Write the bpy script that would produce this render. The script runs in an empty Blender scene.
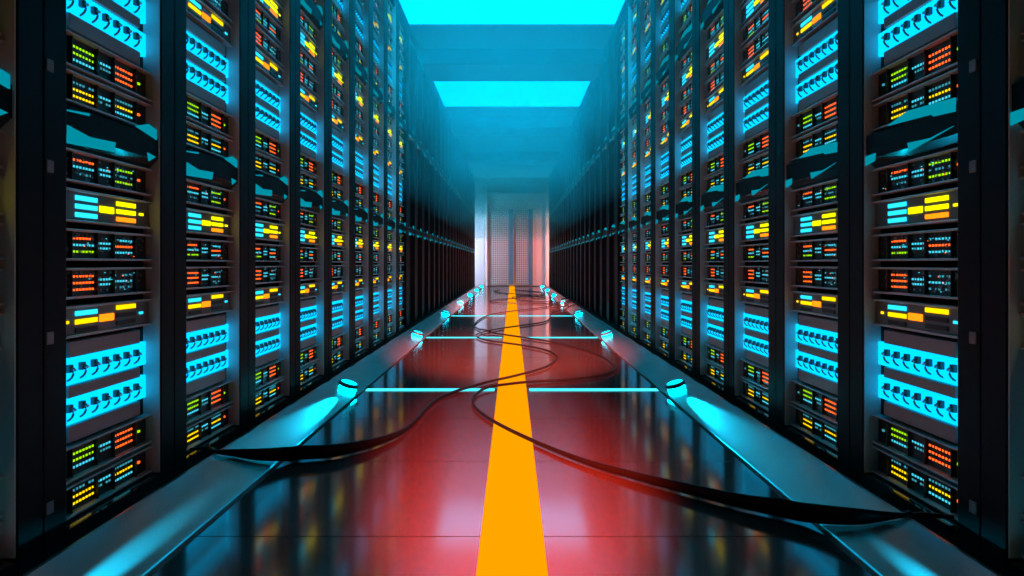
import bpy, bmesh, math, random
from mathutils import Vector, Matrix
random.seed(7)
S = bpy.context.scene
C = S.collection
PI = math.pi

# ------------------------------------------------------------------ camera, world, exposure
F = 704.0                      # focal length in pixels of the 1024 px wide frame
HC = 0.764                     # camera height
HORIZON = 263.5
cam_d = bpy.data.cameras.new('camera')
cam_d.sensor_width = 36.0
cam_d.lens = F / 1024.0 * 36.0
cam_d.shift_y = -(288.0 - HORIZON) / 1024.0
cam_d.clip_start = 0.02
cam = bpy.data.objects.new('camera', cam_d)
cam.location = (0, 0, HC)
cam.rotation_euler = (PI / 2, 0, 0)
C.objects.link(cam)
S.camera = cam

world = bpy.data.worlds.new('world')
S.world = world
world.use_nodes = True
world.node_tree.nodes['Background'].inputs[0].default_value = (0.02, 0.10, 0.12, 1)
world.node_tree.nodes['Background'].inputs[1].default_value = 0.06

S.view_settings.view_transform = 'Standard'
S.view_settings.look = 'None'
S.view_settings.gamma = 1.0
S.view_settings.exposure = 0.0
S.view_settings.use_curve_mapping = False
cy = S.cycles
cy.use_denoising = True
try:
    cy.denoiser = 'OPENIMAGEDENOISE'
except Exception:
    pass
cy.max_bounces = 6
cy.diffuse_bounces = 3
cy.glossy_bounces = 4
cy.volume_bounces = 1
cy.transparent_max_bounces = 8
cy.sample_clamp_indirect = 4.0
cy.caustics_reflective = False
cy.caustics_refractive = False

# ------------------------------------------------------------------ dimensions
W = 1.2            # half width of the aisle at the rack fronts
PITCH = 0.70       # rack pitch along the aisle
Z0 = 1.898         # start of the opening of the first whole rack
OPEN = 0.51        # opening width
NEAR, FAR = -1, 29 # rack numbers
GD = 0.04          # recess of the equipment faces
M = 1.161          # height of one tier
TOP = 3.56         # rack height
CEIL = 3.62
BACK = 23.6        # end wall
RD = 1.0           # rack depth
KERB_IN, KERB_OUT = 0.89, 1.09
KZ_IN, KZ_OUT = 0.012, 0.075

# lights of the far cross passage (beyond the last racks, left and right)
def area(name, loc, rot, sx, sy, col, power):
    l = bpy.data.lights.new(name, 'AREA')
    l.shape = 'RECTANGLE'; l.size = sx; l.size_y = sy
    l.color = col; l.energy = power
    o = bpy.data.objects.new(name, l)
    o.location = loc; o.rotation_euler = rot
    C.objects.link(o)
    return o
area('passage_lamp', (-2.25, 23.2, 1.5), (0, -PI / 2, 0), 2.6, 0.6, (0.78, 0.80, 1.0), 250)
area('passage_lamp_red', (2.25, 23.2, 1.2), (0, PI / 2, 0), 2.2, 0.6, (1.0, 0.28, 0.24), 170)
# red spots added unseen behind the camera, below the haze, to redden the aisle floor
def spot(name, loc, target, deg, sxy, col, power, blend=1.0):
    l = bpy.data.lights.new(name, 'SPOT'); l.color = col; l.energy = power
    l.spot_size = math.radians(deg); l.spot_blend = blend; l.shadow_soft_size = 0.06
    o = bpy.data.objects.new(name, l); o.location = loc
    d = Vector(target) - Vector(loc)
    o.rotation_euler = d.to_track_quat('-Z', 'Y').to_euler()
    o.scale = (sxy[0], sxy[1], 1)
    C.objects.link(o); return o
spot('added_red_spot', (0, -0.8, 1.30), (0, 2.5, 0), 25, (0.75, 0.9), (1.0, 0.04, 0.01), 24000, 0.9)
spot('added_red_spot', (0, -0.8, 1.32), (0, 6.0, 0), 14, (1.35, 0.5), (1.0, 0.10, 0.05), 110000, 0.9)
spot('added_red_spot', (0, -0.8, 1.34), (0, 12.0, 0), 6.5, (1.6, 0.5), (1.0, 0.16, 0.14), 900000, 0.9)

# ------------------------------------------------------------------ materials
def principled(name, col, rough=0.5, metal=0.0, spec=0.5, ior=1.5):
    m = bpy.data.materials.new(name); m.use_nodes = True
    b = m.node_tree.nodes['Principled BSDF']
    b.inputs['Base Color'].default_value = (*col, 1)
    b.inputs['Roughness'].default_value = rough
    b.inputs['Metallic'].default_value = metal
    b.inputs['Specular IOR Level'].default_value = spec
    b.inputs['IOR'].default_value = ior
    return m

def rough_noise(m, scale, lo, hi, colvar=0.0, bump=0.0):
    nt = m.node_tree; b = nt.nodes['Principled BSDF']
    tc = nt.nodes.new('ShaderNodeTexCoord')
    n = nt.nodes.new('ShaderNodeTexNoise'); n.inputs['Scale'].default_value = scale
    n.inputs['Detail'].default_value = 4
    nt.links.new(tc.outputs['Object'], n.inputs['Vector'])
    r = nt.nodes.new('ShaderNodeMapRange')
    r.inputs['To Min'].default_value = lo; r.inputs['To Max'].default_value = hi
    nt.links.new(n.outputs['Fac'], r.inputs['Value'])
    nt.links.new(r.outputs['Result'], b.inputs['Roughness'])
    if colvar:
        c = b.inputs['Base Color'].default_value[:]
        mx = nt.nodes.new('ShaderNodeMix'); mx.data_type = 'RGBA'
        mx.inputs[6].default_value = (*[x * (1 - colvar) for x in c[:3]], 1)
        mx.inputs[7].default_value = (*[min(1, x * (1 + colvar)) for x in c[:3]], 1)
        nt.links.new(n.outputs['Fac'], mx.inputs[0])
        nt.links.new(mx.outputs[2], b.inputs['Base Color'])
    if bump:
        bp = nt.nodes.new('ShaderNodeBump'); bp.inputs['Strength'].default_value = bump
        bp.inputs['Distance'].default_value = 0.002
        nt.links.new(n.outputs['Fac'], bp.inputs['Height'])
        nt.links.new(bp.outputs['Normal'], b.inputs['Normal'])
    return m

def emit(name, col, strength, sample='AUTO'):
    m = bpy.data.materials.new(name); m.use_nodes = True
    nt = m.node_tree
    nt.nodes.remove(nt.nodes['Principled BSDF'])
    e = nt.nodes.new('ShaderNodeEmission')
    e.inputs[0].default_value = (*col, 1); e.inputs[1].default_value = strength
    nt.links.new(e.outputs[0], nt.nodes['Material Output'].inputs['Surface'])
    try:
        m.cycles.emission_sampling = sample
    except Exception:
        pass
    return m

MAT = {
    'post': rough_noise(principled('rack_black_paint', (0.003, 0.006, 0.0065), 0.5, 0.0, 0.08), 6, 0.42, 0.58, 0.15),
    'panel': principled('rack_inner_panel', (0.05, 0.052, 0.055), 0.45),
    'lip': principled('server_lip', (0.55, 0.56, 0.57), 0.38, 0.3),
    'ledge': rough_noise(principled('glossy_black_metal', (0.02, 0.021, 0.022), 0.10, 0.0, 0.6, 1.6), 9, 0.07, 0.13, 0.1),
    'jamb': principled('jamb_grey', (0.72, 0.73, 0.74), 0.45),
    'plate': principled('grey_cover_plate', (0.20, 0.21, 0.22), 0.5),
    'chassis': rough_noise(principled('server_steel', (0.62, 0.63, 0.64), 0.26, 1.0), 14, 0.20, 0.30, 0.05),
    'bezel': rough_noise(principled('server_black_face', (0.012, 0.013, 0.014), 0.35), 20, 0.28, 0.42, 0.1),
    'face_grey': rough_noise(principled('server_grey_face', (0.16, 0.17, 0.17), 0.4, 0.3), 16, 0.34, 0.46, 0.1),
    'chip': principled('circuit_chip', (0.28, 0.29, 0.30), 0.3, 0.8),
    'dark_slot': principled('dark_slot', (0.012, 0.012, 0.013), 0.5),
    'plug': principled('plug_grey', (0.10, 0.11, 0.12), 0.45),
    'plug_tip': principled('plug_pale_tip', (0.75, 0.62, 0.60), 0.35),
    'housing': rough_noise(principled('panel_housing_grey', (0.34, 0.30, 0.30), 0.42, 0.2), 12, 0.38, 0.48, 0.08),
    'orange': emit('led_orange', (1.0, 0.10, 0.012), 2.2, 'NONE'),
    'yellow': emit('led_yellow', (1.0, 0.62, 0.0), 1.5, 'NONE'),
    'green': emit('led_green', (0.26, 0.62, 0.0), 1.5, 'NONE'),
    'cyan': emit('led_cyan', (0.05, 0.55, 0.72), 1.3, 'NONE'),
    'reflection_glow': emit('painted_reflection_glow', (0.0, 0.27, 0.36), 1.0, 'NONE'),  # reflections on the ledge faces, painted as an even glow
    'dim': emit('led_cyan_dim', (0.04, 0.30, 0.38), 1.0, 'NONE'),
    'bar_orange': emit('bar_orange', (1.0, 0.22, 0.005), 2.0, 'NONE'),
    'bar_yellow': emit('bar_yellow', (1.0, 0.62, 0.0), 1.6, 'FRONT'),
    'bar_lime': emit('bar_lime', (0.75, 0.72, 0.0), 2.0, 'FRONT'),
    'bar_cyan': emit('bar_cyan', (0.02, 0.62, 0.90), 1.6, 'FRONT'),
    'port_light': emit('port_strip_light', (0.0, 0.76, 1.5), 1.15, 'FRONT'),
    'ceiling_panel': emit('ceiling_panel_light', (0.0, 0.58, 1.1), 3.1),
    'strip_cyan': emit('floor_bar_light', (0.06, 0.85, 1.0), 1.5),
    'strip_orange': emit('aisle_strip_light', (1.15, 0.385, 0.0), 1.0),
    'lens': emit('lamp_lens_light', (0.0, 0.80, 1.1), 20.0),
    'lens_top': emit('lamp_top_light', (0.0, 0.80, 1.1), 2.0),
    'lamp_band': principled('lamp_dark_band', (0.05, 0.06, 0.065), 0.4),
    'kerb': rough_noise(principled('kerb_grey_metal', (0.34, 0.30, 0.30), 0.24, 0.75), 5, 0.22, 0.28, 0.04),
    'cable': principled('cable_black_rubber', (0.004, 0.004, 0.0042), 0.4, 0.0, 0.08),
    'ceiling': rough_noise(principled('ceiling_metal', (0.40, 0.41, 0.42), 0.28, 0.3), 1.5, 0.24, 0.28, 0.0),
    'beam': principled('ceiling_beam_paint', (0.30, 0.31, 0.32), 0.4),
    'wall': rough_noise(principled('wall_paint', (0.45, 0.46, 0.47), 0.45), 4, 0.4, 0.5, 0.05),
    'wall_white': principled('end_panel_white', (0.34, 0.36, 0.42), 0.4),
    'door': rough_noise(principled('door_paint', (0.75, 0.66, 0.67), 0.35, 0.2), 5, 0.3, 0.4, 0.05),
    'door_trim': principled('door_trim', (0.62, 0.60, 0.62), 0.35),
    'seam': principled('floor_seam', (0.01, 0.01, 0.01), 0.6),
}

def floor_material():
    m = principled('floor_tile', (0.036, 0.028, 0.028), 0.2, 0.0, 0.5, 2.45)
    nt = m.node_tree; b = nt.nodes['Principled BSDF']
    tc = nt.nodes.new('ShaderNodeTexCoord')
    n = nt.nodes.new('ShaderNodeTexNoise'); n.inputs['Scale'].default_value = 2.5; n.inputs['Detail'].default_value = 5
    nt.links.new(tc.outputs['Object'], n.inputs['Vector'])
    r = nt.nodes.new('ShaderNodeMapRange'); r.inputs['To Min'].default_value = 0.09; r.inputs['To Max'].default_value = 0.13
    nt.links.new(n.outputs['Fac'], r.inputs['Value']); nt.links.new(r.outputs['Result'], b.inputs['Roughness'])
    # seams across the aisle every 0.75 m
    sp = nt.nodes.new('ShaderNodeSeparateXYZ'); nt.links.new(tc.outputs['Object'], sp.inputs[0])
    a = nt.nodes.new('ShaderNodeMath'); a.operation = 'ADD'; a.inputs[1].default_value = 0.375 - 1.97 + 7.5
    nt.links.new(sp.outputs['Y'], a.inputs[0])
    md = nt.nodes.new('ShaderNodeMath'); md.operation = 'MODULO'; md.inputs[1].default_value = 0.75
    nt.links.new(a.outputs[0], md.inputs[0])
    sb = nt.nodes.new('ShaderNodeMath'); sb.operation = 'SUBTRACT'; sb.inputs[1].default_value = 0.375
    nt.links.new(md.outputs[0], sb.inputs[0])
    ab = nt.nodes.new('ShaderNodeMath'); ab.operation = 'ABSOLUTE'; nt.links.new(sb.outputs[0], ab.inputs[0])
    lt = nt.nodes.new('ShaderNodeMath'); lt.operation = 'LESS_THAN'; lt.inputs[1].default_value = 0.0025
    nt.links.new(ab.outputs[0], lt.inputs[0])
    mx = nt.nodes.new('ShaderNodeMix'); mx.data_type = 'RGBA'
    mx.inputs[6].default_value = (0.036, 0.028, 0.028, 1); mx.inputs[7].default_value = (0.008, 0.008, 0.008, 1)
    nt.links.new(lt.outputs[0], mx.inputs[0]); nt.links.new(mx.outputs[2], b.inputs['Base Color'])
    sm = nt.nodes.new('ShaderNodeMath'); sm.operation = 'MULTIPLY_ADD'; sm.inputs[1].default_value = -0.5; sm.inputs[2].default_value = 0.5
    nt.links.new(lt.outputs[0], sm.inputs[0]); nt.links.new(sm.outputs[0], b.inputs['Specular IOR Level'])
    return m
MAT['floor'] = floor_material()

# ------------------------------------------------------------------ mesh helpers
class MB:
    """collects shapes with material slots; build() links them as one mesh object"""
    def __init__(self): self.bm = bmesh.new(); self.mats = []
    def slot(self, m):
        if m not in self.mats: self.mats.append(m)
        return self.mats.index(m)
    def box(self, x0, x1, y0, y1, z0, z1, m, bevel=0.0):
        vs = [self.bm.verts.new(p) for p in ((x0,y0,z0),(x1,y0,z0),(x1,y1,z0),(x0,y1,z0),(x0,y0,z1),(x1,y0,z1),(x1,y1,z1),(x0,y1,z1))]
        fs = [self.bm.faces.new([vs[i] for i in q]) for q in ((3,2,1,0),(4,5,6,7),(0,1,5,4),(1,2,6,5),(2,3,7,6),(3,0,4,7))]
        k = self.slot(m)
        for f in fs: f.material_index = k
        if bevel:
            es = {e for f in fs for e in f.edges}
            r = bmesh.ops.bevel(self.bm, geom=list(es), offset=bevel, segments=2, affect='EDGES', profile=0.5, clamp_overlap=True)
            for f in r['faces']: f.material_index = k
    def prism(self, prof, x0, x1, m, other={}):
        """closed (y,z) profile extruded along x"""
        n = len(prof); k = self.slot(m)
        a = [self.bm.verts.new((x0, p[0], p[1])) for p in prof]
        b = [self.bm.verts.new((x1, p[0], p[1])) for p in prof]
        for i in range(n):
            j = (i + 1) % n
            self.bm.faces.new((a[i], a[j], b[j], b[i])).material_index = self.slot(other[i]) if i in other else k
        self.bm.faces.new(a[::-1]).material_index = k
        self.bm.faces.new(b).material_index = k
    def lathe(self, prof, m, n=40):
        """(r,z) profile turned about z"""
        k = self.slot(m); rings = []
        for r, z in prof:
            if r < 1e-6: rings.append([self.bm.verts.new((0, 0, z))])
            else: rings.append([self.bm.verts.new((r * math.cos(2*PI*i/n), r * math.sin(2*PI*i/n), z)) for i in range(n)])
        for a, b in zip(rings, rings[1:]):
            for i in range(n):
                j = (i + 1) % n
                if len(a) == 1 and len(b) == 1: continue
                if len(a) == 1: f = self.bm.faces.new((a[0], b[j], b[i]))
                elif len(b) == 1: f = self.bm.faces.new((a[i], a[j], b[0]))
                else: f = self.bm.faces.new((a[i], a[j], b[j], b[i]))
                f.material_index = k; f.smooth = True
    def tube(self, pts, r, m, n=10):
        k = self.slot(m); rings = []
        for i, p in enumerate(pts):
            p = Vector(p)
            t = (Vector(pts[min(i+1, len(pts)-1)]) - Vector(pts[max(i-1, 0)])).normalized()
            s = t.cross(Vector((0, 0, 1)))
            if s.length < 1e-4: s = Vector((1, 0, 0))
            s.normalize(); u = s.cross(t)
            rings.append([self.bm.verts.new(p + s * r * math.cos(2*PI*j/n) + u * r * math.sin(2*PI*j/n)) for j in range(n)])
        for a, b in zip(rings, rings[1:]):
            for i in range(n):
                j = (i + 1) % n
                f = self.bm.faces.new((a[i], a[j], b[j], b[i])); f.material_index = k; f.smooth = True
        for q in (rings[0][::-1], rings[-1]):
            self.bm.faces.new(q).material_index = k
    def ribbon(self, pts, hs, r, m, n=12):
        """cable whose flat jacket stands on edge: height hs[i] above pts[i] (its underside)"""
        k = self.slot(m); rings = []
        for i, p in enumerate(pts):
            p = Vector(p); t = Vector(pts[min(i+1, len(pts)-1)]) - Vector(pts[max(i-1, 0)]); t.z = 0; t.normalize()
            s = t.cross(Vector((0, 0, 1))); h = hs[i] / 2
            rings.append([self.bm.verts.new(p + s * r * math.cos(2*PI*j/n) + Vector((0, 0, h + h * math.sin(2*PI*j/n)))) for j in range(n)])
        for a, b in zip(rings, rings[1:]):
            for i in range(n):
                j = (i + 1) % n
                f = self.bm.faces.new((a[i], a[j], b[j], b[i])); f.material_index = k; f.smooth = True
        for q in (rings[0][::-1], rings[-1]): self.bm.faces.new(q).material_index = k
    def build(self, name, parent=None, loc=(0, 0, 0), rotz=0.0):
        me = bpy.data.meshes.new(name)
        bmesh.ops.recalc_face_normals(self.bm, faces=self.bm.faces[:])
        self.bm.to_mesh(me); self.bm.free()
        for m in self.mats: me.materials.append(m)
        o = bpy.data.objects.new(name, me); C.objects.link(o)
        o.location = loc; o.rotation_euler = (0, 0, rotz)
        if parent is not None: o.parent = parent
        return o

def tag(o, label=None, cat=None, group=None, kind=None):
    if label: o['label'] = label
    if cat: o['category'] = cat
    if group: o['group'] = group
    if kind: o['kind'] = kind
    return o
def empty(name, loc=(0, 0, 0), rotz=0.0):
    o = bpy.data.objects.new(name, None); C.objects.link(o)
    o.empty_display_size = 0.1; o.location = loc; o.rotation_euler = (0, 0, rotz)
    return o
KIDS = {}
def note(o, kids): KIDS[o.name] = kids; return o
def dup(o, loc, rotz, skip=''):
    c = o.copy(); C.objects.link(c); c.location = loc; c.rotation_euler = (0, 0, rotz)
    for ch in KIDS.get(o.name, ()):
        if skip and ch.name.startswith(skip): continue
        d = ch.copy(); C.objects.link(d); d.parent = c
        for g in KIDS.get(ch.name, ()):
            e = g.copy(); C.objects.link(e); e.parent = d
    return c

ORD = ['first', 'second', 'third', 'fourth', 'fifth', 'sixth', 'seventh', 'eighth', 'ninth', 'tenth', 'eleventh', 'twelfth',
       'thirteenth', 'fourteenth', 'fifteenth', 'sixteenth', 'seventeenth', 'eighteenth', 'nineteenth', 'twentieth',
       'twenty-first', 'twenty-second', 'twenty-third', 'twenty-fourth', 'twenty-fifth', 'twenty-sixth', 'twenty-seventh', 'twenty-eighth', 'twenty-ninth', 'thirtieth', 'thirty-first']

# ------------------------------------------------------------------ the setting
def struct(name, mb):
    return tag(mb.build(name), kind='structure')
XW = 2.4
Y_NEAR = -1.0
b = MB(); b.box(-XW, XW, Y_NEAR, BACK, -0.1, 0.0, MAT['floor']); struct('floor', b)
b = MB(); b.box(-XW - 0.1, -XW, Y_NEAR, BACK + 0.1, 0, CEIL + 0.3, MAT['wall']); struct('wall_left', b)
b = MB(); b.box(XW, XW + 0.1, Y_NEAR, BACK + 0.1, 0, CEIL + 0.3, MAT['wall']); struct('wall_right', b)
b = MB(); b.box(-XW, XW, BACK, BACK + 0.1, 0, CEIL + 0.3, MAT['wall'])
struct('wall_back', b)

# ceiling: slab with openings for the light panels is a row of bays; dropped beams beside each panel
PANELS = [(2.16, 3.98), (6.56, 8.38), (10.96, 12.78)]
b = MB(); b.box(-XW, XW, Y_NEAR, BACK, CEIL + 0.02, CEIL + 0.12, MAT['ceiling']); struct('ceiling', b)
for k, (y0, y1) in enumerate(((5.02, 5.9), (9.42, 10.3), (13.82, 14.7), (18.22, 19.1))):
    b = MB(); b.box(-XW, XW, y0, y1, CEIL - 0.19, CEIL + 0.02, MAT['beam'], 0.012)
    struct('trim_%d' % (k + 1), b)
PL = ['unseen panel overhead', 'cyan ceiling light panel nearest the camera, cut by the top of the photo', 'cyan ceiling light panel farther down the aisle, seen whole']
for k, (y0, y1) in enumerate(PANELS):
    if k == 0: continue
    t = tag(empty('ceiling_light', (0, (y0 + y1) / 2, CEIL)), PL[k], 'ceiling light', 'cyan ceiling light panels')
    h = (y1 - y0) / 2
    b = MB()
    for q in ((-1.4, -1.36, -h - .04, h + .04), (1.36, 1.4, -h - .04, h + .04), (-1.36, 1.36, -h - .04, -h), (-1.36, 1.36, h, h + .04)):
        b.box(q[0], q[1], q[2], q[3], -0.02, 0.02, MAT['beam'])
    b.build('light_frame', t)
    b = MB(); b.box(-1.36, 1.36, -h, h, -0.004, 0.016, MAT['ceiling_panel']); b.build('diffuser', t)
    l = bpy.data.lights.new('panel_lamp', 'AREA'); l.shape = 'RECTANGLE'; l.size = 2.7; l.size_y = y1 - y0
    l.color = (0.0, 0.70, 1.0); l.energy = 56; l.spread = math.radians(141)
    o = bpy.data.objects.new('panel_lamp', l); o.location = (0, 0, -0.006); C.objects.link(o); o.parent = t

# haze hanging under the ceiling between the racks and above
def haze_material(name, density):
    m = bpy.data.materials.new(name); m.use_nodes = True
    nt = m.node_tree; nt.nodes.remove(nt.nodes['Principled BSDF'])
    col = (0.06, 0.90, 1.0, 1)
    v = nt.nodes.new('ShaderNodeVolumeScatter'); a = nt.nodes.new('ShaderNodeVolumeAbsorption'); ad = nt.nodes.new('ShaderNodeAddShader')
    v.inputs['Color'].default_value = col; v.inputs['Density'].default_value = density; v.inputs['Anisotropy'].default_value = 0.2
    a.inputs['Color'].default_value = (0.0, 0.95, 1.0, 1); a.inputs['Density'].default_value = density * 2.2
    nt.links.new(v.outputs[0], ad.inputs[0]); nt.links.new(a.outputs[0], ad.inputs[1])
    nt.links.new(ad.outputs[0], nt.nodes['Material Output'].inputs['Volume'])
    return m
b = MB(); b.box(-1.16, 1.16, 0.6, 22.0, 2.151, CEIL - 0.2, haze_material('haze_thick', 0.17))
tag(b.build('haze'), 'cyan haze hanging thick under the ceiling between the rack rows', 'haze', kind='stuff')
b = MB(); b.box(-1.16, 1.16, 0.6, 22.0, 1.45, 2.15, haze_material('haze_thin', 0.05))
tag(b.build('haze'), 'thin lower edge of the cyan haze at head height between the racks', 'haze', kind='stuff')

# ------------------------------------------------------------------ server racks
def zc_of(k): return Z0 + PITCH * k + OPEN / 2
# outlines of cyan reflections, built as glowing plates, read off the front rack of each row (converted to metres on the ledge face)
REFLECTIONS = {'left': [[(68, 109.5), (90, 113.5), (90, 116), (68, 111)], [(136, 126), (149, 124), (157, 130), (157, 140)],
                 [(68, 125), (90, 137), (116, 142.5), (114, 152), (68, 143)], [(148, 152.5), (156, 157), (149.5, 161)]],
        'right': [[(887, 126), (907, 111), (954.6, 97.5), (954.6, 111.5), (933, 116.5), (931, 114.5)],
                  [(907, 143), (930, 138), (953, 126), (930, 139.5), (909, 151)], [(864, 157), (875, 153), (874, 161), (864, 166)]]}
def rack_proto(side):
    root = empty('server_rack')
    kids = []
    hw = PITCH / 2 - 0.001
    ho = OPEN / 2
    for s in (-1, 1):
        b = MB(); x0, x1 = sorted((s * ho, s * hw))
        b.box(x0, x1, 0.0, 0.06, 0.0, TOP, MAT['post'], 0.004)
        kids.append(b.build('post', root))
        b = MB(); x0, x1 = sorted((s * (ho - 0.0035), s * ho)); b.box(x0, x1, 0.004, 0.06, 0.05, TOP - 0.03, MAT['jamb'])
        kids.append(b.build('jamb_trim', root))
    for s in (-1, 1):
        b = MB(); x0, x1 = sorted((s * (ho + 0.012), s * hw))
        b.box(x0, x1, 0.06, RD, 0.0, TOP, MAT['panel'])
        kids.append(b.build('side_panel', root))
    b = MB(); b.box(-ho - 0.01, ho + 0.01, RD - 0.02, RD, 0, TOP, MAT['post']); kids.append(b.build('back_panel', root))
    b = MB(); b.box(-ho, ho, 0.0, RD - 0.02, TOP - 0.03, TOP, MAT['post']); kids.append(b.build('top_panel', root))
    # glossy ledges between the tiers: sloping hood below, front lip, sloping sill above
    for t in range(4):
        z = t * M - 0.004
        prof = [(0.16, z - 0.070), (GD, z - 0.068), (0.010, z - 0.040), (0.010, z + 0.040), (GD + 0.005, z + 0.052), (0.16, z + 0.053)]
        if t == 0:
            prof = [(0.16, 0.0), (0.0, 0.0), (0.0, 0.043), (GD + 0.005, 0.049), (0.16, 0.050)]
        if t == 3:
            prof = [(0.16, z - 0.066), (GD, z - 0.064), (0.010, z - 0.040), (0.0, TOP - 0.04), (0.16, TOP - 0.04)]
        b = MB(); b.prism(prof, -ho + 0.0005, ho - 0.0005, MAT['ledge'], {2: MAT['post']} if t else {1: MAT['post']}); kids.append(b.build('ledge', root))
    # cyan reflections put on the ledge faces as glowing plates, differently cut in the two rows
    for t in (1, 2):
        for poly in REFLECTIONS[side]:
            b = MB(); k = b.slot(MAT['reflection_glow'])
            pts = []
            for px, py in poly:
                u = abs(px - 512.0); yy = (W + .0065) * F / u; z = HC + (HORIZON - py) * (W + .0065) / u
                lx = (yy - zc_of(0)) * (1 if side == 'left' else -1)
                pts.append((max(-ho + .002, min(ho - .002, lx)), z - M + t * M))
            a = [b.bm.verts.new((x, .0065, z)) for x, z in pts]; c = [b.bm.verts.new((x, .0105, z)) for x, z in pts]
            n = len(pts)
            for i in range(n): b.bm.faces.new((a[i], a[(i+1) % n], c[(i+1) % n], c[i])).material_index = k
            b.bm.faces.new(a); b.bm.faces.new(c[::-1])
            kids.append(b.build('painted_reflection', root))
    return note(root, kids)

for side, sx in (('left', -1), ('right', 1)):
    proto = rack_proto(side); first = True
    for k in range(NEAR, FAR + 1):
        n = k - NEAR
        loc = (sx * W, zc_of(k), 0); rz = PI / 2 if sx < 0 else -PI / 2
        if first: o = proto; o.location = loc; o.rotation_euler = (0, 0, rz); first = False
        else: o = dup(proto, loc, rz, 'jamb_trim' if k > 7 else '')
        if n == 0: lab = 'tall black server rack at the %s edge of the photo, cut by the frame' % side
        elif n == 1: lab = 'tall black server rack nearest the camera among those seen whole in the %s row' % side
        elif k == FAR: lab = 'last tall black server rack of the %s row, beside the end wall' % side
        else: lab = 'tall black server rack, %s from the front of the %s row' % (ORD[n], side)
        if k == 0:
            for z in (0.13, 0.57, 1.016, 1.278, 1.74):
                b = MB(); x0 = -0.326 if sx < 0 else 0.322
                b.box(x0 - 0.014, x0 + 0.014, -0.003, 0.004, z - 0.016, z + 0.016, MAT['plate'], 0.002)
                b.build('cover_plate', o)
        tag(o, lab, 'server rack', 'server racks in the %s row' % side)

# ------------------------------------------------------------------ equipment: eight kinds of unit per tier
UW = 0.246        # half width of a unit
DEP = 0.45
A0, A1 = -0.160, -0.055
M0, M1 = -0.042, 0.032
B0, B1 = 0.048, 0.158
def led_rows(b, x0, x1, zc, rows, n, pitch=0.019, h=0.0062):
    z = zc + pitch * (len(rows) - 1) / 2
    st = (x1 - x0) / n
    b.box(x0, x1, 0.0084, 0.011, z - pitch * (len(rows) - 1) - h, z + h, MAT['bezel'])
    for c in rows:
        if c:
            for i in range(n):
                if c == 'dim' and random.random() < .25: continue
                w = 0.5 if random.random() < .85 else 0.3
                xc = x0 + (i + .5) * st
                b.box(xc - st * w / 2, xc + st * w / 2, 0.0065, 0.0086, z - h / 2, z + h / 2, MAT[c])
        z -= pitch
def bars(b, x0, x1, zc, rows, pitch=0.024, h=0.014):
    z = zc + pitch * (len(rows) - 1) / 2
    for c in rows:
        if c: b.box(x0, x1, -0.004, 0.002, z - h / 2, z + h / 2, MAT[c], 0.0015)
        z -= pitch

class Unit:
    """a unit as root + parts; parts built separately, or into one mesh for far copies"""
    def __init__(self, name): self.name = name; self.parts = []
    def part(self, name): b = MB(); self.parts.append((name, b)); return b
    def add(self, name, fn): self.parts.append((name, fn))

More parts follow.
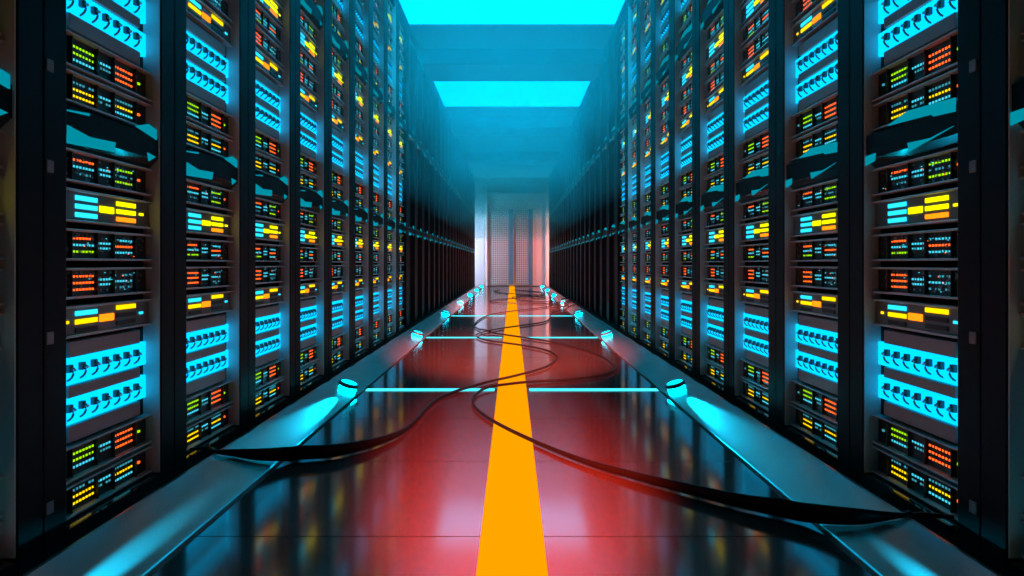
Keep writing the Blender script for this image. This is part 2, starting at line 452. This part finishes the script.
def unit_parts(kind):
    """list of (part name, function(MB)) for one unit, z measured from the floor of its tier"""
    P = []
    def chassis(z0, z1, face):
        def f(b):
            b.box(-UW, UW, 0.013, DEP, z0, z1, MAT['chassis'], 0.003)
            b.box(-UW, UW, -0.012, 0.016, z1 - 0.007, z1, MAT['lip'], 0.002)   # upper lip
            b.box(-UW, UW, -0.012, 0.016, z0, z0 + 0.007, MAT['lip'], 0.002)   # lower lip
        P.append(('chassis', f))
        rec = .009 if face == 'bezel' else 0.0
        def fp(b):
            b.box(-UW + .003, UW - .003, rec, rec + .006, z0 + .007, z1 - .007, MAT[face])
            if rec:
                for x in (-.172, -.0485, .040, .168): b.box(x - .002, x + .002, -.001, rec + .002, z0 + .007, z1 - .007, MAT[face])
        P.append(('face_plate', fp))
    def board(z0, z1, seed):
        def f(b):
            r = random.Random(seed)
            b.box(-.225, .225, 0.0086, 0.010, z0 + .010, z1 - .010, MAT['bezel'])
            for _ in range(70):
                x = r.uniform(-.22, .22); z = r.uniform(z0 + .012, z1 - .012); w = r.uniform(.0015, .006); h = r.uniform(.0015, .004)
                b.box(x - w, x + w, 0.006, 0.009, z - h, z + h, MAT['chip'])
            for _ in range(10):
                x = r.uniform(-.21, .21); z = r.uniform(z0 + .014, z1 - .014)
                b.box(x - .0012, x + .0012, 0.0055, 0.009, z - .0012, z + .0012, MAT[r.choice(['orange', 'cyan', 'cyan'])])
        P.append(('circuit_board', f))
    def leds(z, A, Mi, B, st_l=None, st_r=None, nA=7, nM=5, nB=7, off=0.0):
        P.append(('led_block', lambda b: led_rows(b, A0, A1, z, A, nA)))
        P.append(('led_block', lambda b: led_rows(b, M0, M1, z + off, Mi, nM, 0.015)))
        P.append(('led_block', lambda b: led_rows(b, B0, B1, z, B, nB)))
        if st_l: P.append(('status_led', lambda b: b.box(-.212, -.202, .005, .010, z - .003, z + .004, MAT[st_l])))
        if st_r: P.append(('status_led', lambda b: b.box(.187, .200, .005, .010, z - .003, z + .004, MAT[st_r])))
    if kind == 0:
        chassis(.992, 1.084, 'bezel'); board(.992, 1.084, 3); leds(1.040, ['orange', 'cyan', 'dim'], ['cyan', 'cyan'], ['green', 'dim', 'green'], None, 'orange')
    elif kind == 1:
        chassis(.880, .974, 'face_grey')
        P.append(('light_bar', lambda b: bars(b, A0, A1, .927, ['bar_cyan'] * 3)))
        P.append(('light_bar', lambda b: bars(b, M0, M1, .927, ['bar_lime'], h=.020)))
        P.append(('light_bar', lambda b: bars(b, B0, B1, .927, ['bar_lime', 'bar_lime', 'bar_orange'])))
        P.append(('status_light', lambda b: b.box(.182, .207, -.003, .002, .923, .931, MAT['bar_lime'])))
    elif kind == 2:
        chassis(.772, .862, 'bezel'); board(.772, .862, 5); leds(.817, ['orange', 'cyan', 'green'], ['cyan', 'cyan'], ['cyan', 'orange', 'cyan'])
    elif kind == 3:
        chassis(.664, .752, 'bezel'); board(.664, .752, 8); leds(.708, ['orange', 'orange', 'orange'], ['cyan', 'cyan'], ['dim', 'cyan', 'dim'])
    elif kind == 4:
        chassis(.556, .645, 'face_grey')
        P.append(('light_bar', lambda b: bars(b, A0, A1, .598, ['bar_cyan', 'bar_yellow', 'dark_slot'])))
        P.append(('light_bar', lambda b: bars(b, M0, M1, .600, ['bar_orange'], h=.022)))
        P.append(('light_bar', lambda b: bars(b, B0, B1, .602, ['bar_yellow', 'dark_slot', 'dark_slot'])))
        P.append(('status_light', lambda b: b.box(.182, .205, -.003, .002, .596, .604, MAT['bar_cyan'])))
        P.append(('status_light', lambda b: b.box(-.205, -.190, -.003, .002, .596, .604, MAT['bar_yellow'])))
    elif kind == 5:
        rows = ((.422, .499), (.310, .386))
        def hous(b):
            b.box(-UW, UW, 0.03, DEP, .262, .545, MAT['bezel'])
        P.append(('housing', hous))
        for z0, z1 in ((.500, .545), (.387, .421), (.262, .309)):
            P.append(('blank_panel', lambda b, z0=z0, z1=z1: b.box(-.19, .19, -0.002, 0.029, z0, z1, MAT['housing'], 0.004)))
        for z0, z1 in rows:
            P.append(('port_strip', lambda b, z0=z0, z1=z1: b.box(-.246, .246, 0.010, 0.034, z0, z1, MAT['port_light'])))
            for i in range(7):
                x = -.178 + i * .0585
                def plug(b, x=x, z0=z0, z1=z1):
                    zc = z0 + .046
                    b.box(x - .0085, x + .0085, -.003, .012, zc - .010, zc + .012, MAT['plug'], .002)
                    b.box(x - .005, x + .005, -.009, -.002, zc - .006, zc + .004, MAT['plug'], .0015)
                    b.box(x - .005, x + .005, -.0135, -.0085, zc - .006, zc + .001, MAT['plug_tip'], .0015)
                    b.tube([(x, -.006, zc - .005), (x, -.007, zc - .014), (x, -.003, zc - .023), (x, .004, zc - .030), (x, .012, zc - .034)], .003, MAT['plug'], 6)
                P.append(('plug', plug))
    elif kind == 6:
        chassis(.156, .254, 'bezel'); leds(.205, ['green', 'green', 'cyan'], ['cyan', 'dim'], ['orange', 'orange', 'orange'], 'dim', 'green')
    elif kind == 7:
        chassis(.056, .146, 'bezel'); leds(.102, ['dim', 'yellow', 'yellow'], ['cyan', 'dim'], ['dim', 'yellow', 'cyan'], None, 'orange')
    return P

NAMES = {0: 'rack_server', 1: 'light_bar_server', 2: 'rack_server', 3: 'rack_server', 4: 'light_bar_server', 5: 'patch_panel', 6: 'rack_server', 7: 'rack_server'}
ZR = {0: (.992, 1.084), 1: (.88, .974), 2: (.772, .862), 3: (.664, .752), 4: (.556, .645), 5: (.262, .545), 6: (.156, .254), 7: (.056, .146)}
DESC = {0: 'black server with orange, cyan and green lights', 1: 'grey server with cyan and lime light bars',
        2: 'black server with cyan, orange and green light rows', 3: 'black server with mostly orange light rows',
        4: 'grey server with yellow and orange light bars', 5: 'cyan lit patch panel with two plug rows',
        6: 'black server with green and orange lights', 7: 'black server with yellow and cyan lights'}
CATS = {'rack_server': 'server', 'light_bar_server': 'server', 'patch_panel': 'patch panel'}
TIER = ['bottom tier', 'middle tier', 'top tier']
def build_full(kind):
    root = empty(NAMES[kind]); kids = []
    for name, fn in unit_parts(kind):
        b = MB(); fn(b); bmesh.ops.scale(b.bm, vec=(1, 1, 1.004), verts=b.bm.verts[:]); kids.append(b.build(name, root))
    return note(root, kids)
def build_far(kind):
    b = MB()
    for name, fn in unit_parts(kind): fn(b)
    bmesh.ops.scale(b.bm, vec=(1, 1, 1.004), verts=b.bm.verts[:])
    return b.build(NAMES[kind])

K_PARTS, K_LAST = 5, 8
want = []
for side, sx in (('left', -1), ('right', 1)):
    for k in range(NEAR, K_LAST + 1):
        for t in range(3):
            for kind in range(8):
                zb, zt = ZR[kind][0] + t * M, ZR[kind][1] + t * M
                yf = zc_of(k) + OPEN / 2
                if (zb - HC) * F / yf > HORIZON - 3: continue          # wholly above the frame
                if k < 0 and (t > 1 or kind == 5): continue
                want.append((k, side, sx, t, kind))
servers = sorted([w for w in want if NAMES[w[4]] == 'rack_server'])
keep = set(servers[:300])
want = [w for w in want if NAMES[w[4]] != 'rack_server' or w in keep]
rest = servers[300:]
src = {}
def place(k, sx, t):
    return (sx * (W + GD), zc_of(k) + 0.004, t * M - 0.003), (PI / 2 if sx < 0 else -PI / 2)
for (k, side, sx, t, kind) in want:
    near = k <= K_PARTS
    key = (kind, near)
    loc, rz = place(k, sx, t)
    if key not in src:
        o = build_full(kind) if near else build_far(kind)
        src[key] = o; o.location = loc; o.rotation_euler = (0, 0, rz)
    else:
        o = dup(src[key], loc, rz)
    nm = NAMES[kind]
    lab = '%s, %s, %s rack on the %s' % (DESC[kind], TIER[t], ORD[k - NEAR], side)
    tag(o, lab, CATS[nm], {'rack_server': 'black servers in the racks', 'light_bar_server': 'servers with light bars in the racks', 'patch_panel': 'cyan lit patch panels in the racks'}[nm])
if rest:
    bm = bmesh.new(); mats = []
    for (k, side, sx, t, kind) in rest:
        if (kind, False) not in src: continue
        me = src[(kind, False)].data.copy()
        loc, rz = place(k, sx, t)
        me.transform(Matrix.Translation(loc) @ Matrix.Rotation(rz, 4, 'Z'))
        remap = []
        for mm in me.materials:
            if mm not in mats: mats.append(mm)
            remap.append(mats.index(mm))
        n0 = len(bm.faces)
        bm.from_mesh(me)
        bm.faces.ensure_lookup_table()
        for f in bm.faces[n0:]: f.material_index = remap[f.material_index]
        bpy.data.meshes.remove(me)
    me = bpy.data.meshes.new('distant_servers'); bm.to_mesh(me); bm.free()
    for mm in mats: me.materials.append(mm)
    o = bpy.data.objects.new('distant_servers', me); C.objects.link(o)
    tag(o, 'small dark servers with dotted lights deep in the far racks', 'servers', kind='stuff')

# ------------------------------------------------------------------ kerbs, lamps, floor lights
for side, sx in (('left', -1), ('right', 1)):
    b = MB()
    pr = [(KERB_IN, 0.0), (KERB_IN, KZ_IN - .003), (KERB_IN + .004, KZ_IN), (KERB_OUT - .014, KZ_OUT - .003), (KERB_OUT - .004, KZ_OUT - .003), (KERB_OUT, KZ_OUT - .010), (KERB_OUT, 0.0)]
    k = b.slot(MAT['kerb'])
    ya, yb = -0.6, BACK - 0.02
    v0 = [b.bm.verts.new((sx * p[0], ya, p[1])) for p in pr]; v1 = [b.bm.verts.new((sx * p[0], yb, p[1])) for p in pr]
    for i in range(len(pr)):
        j = (i + 1) % len(pr); b.bm.faces.new((v0[i], v0[j], v1[j], v1[i]))
    b.bm.faces.new(v0); b.bm.faces.new(v1)
    tag(b.build('kerb'), 'long sloping grey metal kerb along the foot of the %s rack row' % side, 'kerb')

def kerb_z(x): return KZ_IN + (x - KERB_IN) * (KZ_OUT - .003 - KZ_IN) / (KERB_OUT - .014 - KERB_IN)
slope = math.atan2(KZ_OUT - KZ_IN, KERB_OUT - KERB_IN)
def lamp_proto():
    root = empty('kerb_lamp')
    kids = []
    b = MB(); b.lathe([(0, 0), (.046, 0), (.050, .002), (.050, .017), (.046, .018), (0, .018)], MAT['lens']); kids.append(b.build('glowing_base', root))
    b = MB(); b.lathe([(0, .018), (.054, .018), (.058, .021), (.058, .038), (.055, .041), (.049, .041), (.047, .038), (0, .038)], MAT['lamp_band']); kids.append(b.build('housing', root))
    b = MB(); b.lathe([(0, .0385), (.047, .0385), (.046, .043), (.035, .047), (.018, .0485), (0, .049)], MAT['lens_top']); kids.append(b.build('lens', root))
    return note(root, kids)
def add_kerb_beam(root, sx):
    """added beam for the cyan pool, thrown low along the kerb towards the front"""
    l = bpy.data.lights.new('added_kerb_beam', 'SPOT'); l.color = (0.0, 0.60, 1.0); l.energy = 1300
    l.spot_size = math.radians(22); l.spot_blend = 1.0; l.shadow_soft_size = 0.012
    o = bpy.data.objects.new('added_kerb_beam', l); C.objects.link(o); o.parent = root
    o.location = (0, -0.064, 0.056); o.rotation_euler = (math.radians(90 - 6), 0, PI + sx * math.radians(1.5)); o.scale = (0.55, 0.9, 1)
lp = lamp_proto(); first = True; lamps_front = []
XD = 0.957
for side, sx in (('left', -1), ('right', 1)):
    for i in range(7):
        y = 4.09 + 3.0 * i
        loc = (sx * XD, y, kerb_z(XD) + .0005)
        if first: o = lp; o.location = loc; first = False
        else: o = dup(lp, loc, 0)
        o.rotation_euler = (0, -sx * slope, 0)
        if i == 0: lamps_front.append(o)
        where = 'largest and nearest the camera' if i == 0 else ('smallest, beside the end door' if i == 6 else '%s from the front' % ORD[i])
        tag(o, 'round cyan lamp on the %s kerb, %s' % (side, where), 'lamp', 'round cyan lamps on the kerbs')

for o in lamps_front: add_kerb_beam(o, math.copysign(1, o.location.x))  # spots added at the front pair only, for the kerb's cyan pool
# the pair of lamps just below the frame; added spots light the kerb forward
for side, sx in (('left', -1), ('right', 1)):
    o = dup(lp, (sx * XD, 1.09, kerb_z(XD) + .0005), 0)
    o.rotation_euler = (0, -sx * slope, 0)
    tag(o, 'round cyan lamp on the %s kerb, just out of the photo below its lower edge' % side, 'lamp', 'round cyan lamps on the kerbs')
    l = bpy.data.lights.new('added_kerb_beam', 'SPOT'); l.color = (0.0, 0.60, 1.0); l.energy = 1500
    l.spot_size = math.radians(12); l.spot_blend = 0.5; l.shadow_soft_size = 0.012
    q = bpy.data.objects.new('added_kerb_beam', l); C.objects.link(q); q.parent = o
    q.location = (0, 0.064, 0.056); q.rotation_euler = (math.radians(90 - (7.4 if sx < 0 else 9.6)), 0, 0); q.scale = (0.6, 0.85, 1)
for i in range(3):
    y = 4.25 + 3.0 * i
    for side, sx in (('left', -1), ('right', 1)):
        b = MB(); h = 0.030
        b.box(-.387, .387, -h, h, 0.0005, 0.005, MAT['strip_cyan'], 0.0015)
        o = b.build('floor_light_bar', loc=(sx * (.105 + .387), y, 0))
        where = 'nearest the camera' if i == 0 else ('nearest the end door' if i == 2 else '%s from the front' % ORD[i])
        tag(o, 'thin cyan light bar in the floor %s of the orange strip, %s' % (side, where), 'light bar', 'cyan light bars across the floor')
b = MB(); b.box(-0.088, 0.088, -0.6, BACK - .06, 0.0005, 0.004, MAT['strip_orange'], 0.001)
tag(b.build('floor_light_strip'), 'long glowing orange strip down the middle of the floor', 'light strip')

# ------------------------------------------------------------------ cables on the floor
CR = 0.0085
def kerb_top(x):
    x = abs(x)
    if x <= KERB_IN: return 0.0045
    return kerb_z(min(x, KERB_OUT))
def on_ground(px, py, h=2 * CR):
    """point of floor or kerb under a jacket of height h whose TOP is seen at the pixel"""
    u, v = abs(px - 512.0), py - HORIZON
    y = F * (HC - h - 0.0045) / v
    if u * y / F > KERB_IN:
        s = (KZ_OUT - .003 - KZ_IN) / (KERB_OUT - .014 - KERB_IN)
        y = (HC - KZ_IN - h + s * KERB_IN) / (v / F + s * u / F)
    x = math.copysign(u * y / F, px - 512.0)
    return (x, y, kerb_top(x), h)
def smooth(pts, n=8):
    out = []
    P = [Vector(p) for p in pts]
    for i in range(len(P) - 1):
        p0, p1, p2, p3 = P[max(i-1, 0)], P[i], P[i+1], P[min(i+2, len(P)-1)]
        for j in range(n):
            t = j / n
            out.append(.5 * ((2*p1) + (p2-p0)*t + (2*p0-5*p1+4*p2-p3)*t*t + (3*p1-p0-3*p2+p3)*t**3))
    out.append(P[-1])
    return out
LAID = []
def cable(pts, label):
    q = [Vector(p) for p in smooth(pts)]
    for p in q:                                  # lift over the cables already lying there
        for o, top in LAID:
            d = math.hypot(p[0] - o[0], p[1] - o[1])
            if d < 0.16: p[2] = max(p[2], o[2] + (top + .001) * (1 if d < .03 else .5 + .5 * math.cos(PI * (d - .03) / .13)))
    LAID.extend((p.copy(), p[3]) for p in q)
    b = MB(); b.ribbon([(p[0], p[1], p[2] if abs(p[0]) > KERB_OUT else max(p[2], kerb_top(p[0]))) for p in q], [p[3] for p in q], 0.0075, MAT['cable'])
    tag(b.build('cable'), label, 'cable', 'black cables winding over the floor')
fl = lambda *q: [on_ground(*p) for p in q]
cable([(-1.222, 2.67, .053, .012), (-1.15, 2.68, .055, .012)] + fl((215, 449.5, .014), (235, 449, .030), (258, 448.5, .046), (292, 446.5, .056), (330, 444.5, .052), (360, 440.5, .044), (385, 435, .034), (403, 428, .026), (415, 419, .020), (424, 409), (436, 398), (455, 390), (474, 384.5), (492, 379.5), (513, 375), (532, 370), (546, 365.5), (554, 360.6), (557, 356), (552, 351.5), (540, 347.6), (522, 344.3), (502, 341.5), (485, 339), (477, 336), (477, 333.5), (486, 330.5), (504, 327.2), (530, 323.6), (545, 321), (550, 317.5), (550.5, 314), (557, 310.3), (566, 308.3))
      + [(.93, 11.75, .026, .017), (1.07, 11.8, .072, .017), (1.15, 11.8, .085, .017)],
      'black cable curling from the left rack row across the floor')
cable([(1.222, 1.95, .053, .014), (1.15, 1.96, .058, .014)] + fl((904, 512.5, .014), (882, 511, .030), (855, 508, .048), (800, 502, .058), (740, 493.5, .046), (690, 483.5, .038), (640, 472.5, .031), (590, 459.5, .025), (550, 445.5, .020), (515, 430.5), (493, 419), (478.5, 409), (473, 400.5), (476.5, 392.5), (487, 387), (506, 383), (534, 380), (561, 378.6), (589, 376), (607, 372.4), (615, 367), (611, 361), (599, 354), (580, 347.3), (552, 341), (524, 336.6), (504, 333.8), (486, 331), (476, 327), (474.5, 324), (479, 319.3), (489, 314.5), (504, 311.6), (530, 308.4), (552, 306.3), (568, 305.8))
      + [(.94, 12.55, .03, .017), (1.07, 12.6, .072, .017), (1.15, 12.6, .085, .017)],
      'black cable sweeping in from the near right rack and looping back')
cable([(1.15, 13.0, .085, .017), (1.07, 13.0, .072, .017), (.95, 13.0, .032, .017)] + fl((566, 303.7), (539, 303.4), (513, 302.6), (496, 302), (490, 300.8), (496, 299.2), (515, 298), (535, 297.9), (545, 297.2), (541, 295.7), (528, 294.4), (510, 293.2), (498, 292), (494, 290.6), (500, 289.4)),
      'small far black cable looping over the orange strip near the door')
cable([(1.15, 13.9, .085, .017), (1.07, 13.9, .072, .017), (.95, 13.9, .032, .017)] + fl((560, 301.6), (540, 301.2), (522, 299.8), (512, 297.6), (518, 296), (533, 295), (545, 293.4), (540, 291.6), (524, 290.4), (514, 289.5)),
      'small far black cable curling beside the far kerb lamps')

# ------------------------------------------------------------------ end wall: door, white side panel, lintel
t = tag(empty('door_1', (0.15, BACK, 0)), kind='structure')
DW, DH = 0.98, 3.08
b = MB()
b.box(-DW - .05, -DW, -.10, 0, 0, DH + .05, MAT['door_trim'], .006)
b.box(DW, DW + .05, -.10, 0, 0, DH + .05, MAT['door_trim'], .006)
b.box(-DW, DW, -.10, 0, DH, DH + .05, MAT['door_trim'], .006)
tag(b.build('door_frame', t), kind='structure')
b = MB(); b.box(-DW, DW, -.05, -.005, 0.02, DH, MAT['door'], .004); tag(b.build('door_leaf', t), kind='structure')
def mesh_panel():
    m = principled('perforated_metal', (0.55, 0.53, 0.55), 0.3, 0.5)
    nt = m.node_tree; bs = nt.nodes['Principled BSDF']
    tc = nt.nodes.new('ShaderNodeTexCoord'); sp = nt.nodes.new('ShaderNodeSeparateXYZ'); nt.links.new(tc.outputs['Object'], sp.inputs[0])
    outs = []
    for ax in ('X', 'Z'):
        a = nt.nodes.new('ShaderNodeMath'); a.operation = 'MULTIPLY'; a.inputs[1].default_value = 1 / .062; nt.links.new(sp.outputs[ax], a.inputs[0])
        f = nt.nodes.new('ShaderNodeMath'); f.operation = 'FRACT'; nt.links.new(a.outputs[0], f.inputs[0])
        g = nt.nodes.new('ShaderNodeMath'); g.operation = 'GREATER_THAN'; g.inputs[1].default_value = .42; nt.links.new(f.outputs[0], g.inputs[0])
        outs.append(g)
    mul = nt.nodes.new('ShaderNodeMath'); mul.operation = 'MULTIPLY'
    nt.links.new(outs[0].outputs[0], mul.inputs[0]); nt.links.new(outs[1].outputs[0], mul.inputs[1])
    mx = nt.nodes.new('ShaderNodeMix'); mx.data_type = 'RGBA'
    mx.inputs[6].default_value = (0.78, 0.72, 0.74, 1); mx.inputs[7].default_value = (0.20, 0.21, 0.24, 1)
    nt.links.new(mul.outputs[0], mx.inputs[0]); nt.links.new(mx.outputs[2], bs.inputs['Base Color'])
    return m
MAT['perforated'] = mesh_panel()
MAT['blue_slat'] = principled('blue_grey_slat', (0.10, 0.24, 0.36), 0.35, 0.2)
for x0, x1 in ((-.84, -.10), (-.02, .55)):
    b = MB(); b.box(x0, x1, -.062, -.048, .05, 2.59, MAT['perforated'], .003)
    f = tag(b.build('perforated_panel', t), 'grey perforated metal panel', kind='structure')
    b = MB(); b.box(x1 - .15, x1 - .004, -.07, -.058, .06, 2.58, MAT['blue_slat'], .003); tag(b.build('blue_slat', f), 'blue grey upright band', kind='structure')
b = MB()
b.box(-1.30, -.93, -.03, 0, 0.0, 1.61, MAT['wall_white'], .008); b.box(-1.30, -.93, -.03, 0, 1.64, 3.6, MAT['wall_white'], .008)
o = b.build('trim_5', loc=(0, BACK, 0)); tag(o, kind='structure')
b = MB(); b.box(-.92, 1.3, -.02, 0, DH + .06, 3.6, MAT['wall'], .006); o = b.build('trim_6', loc=(0, BACK, 0)); tag(o, kind='structure')
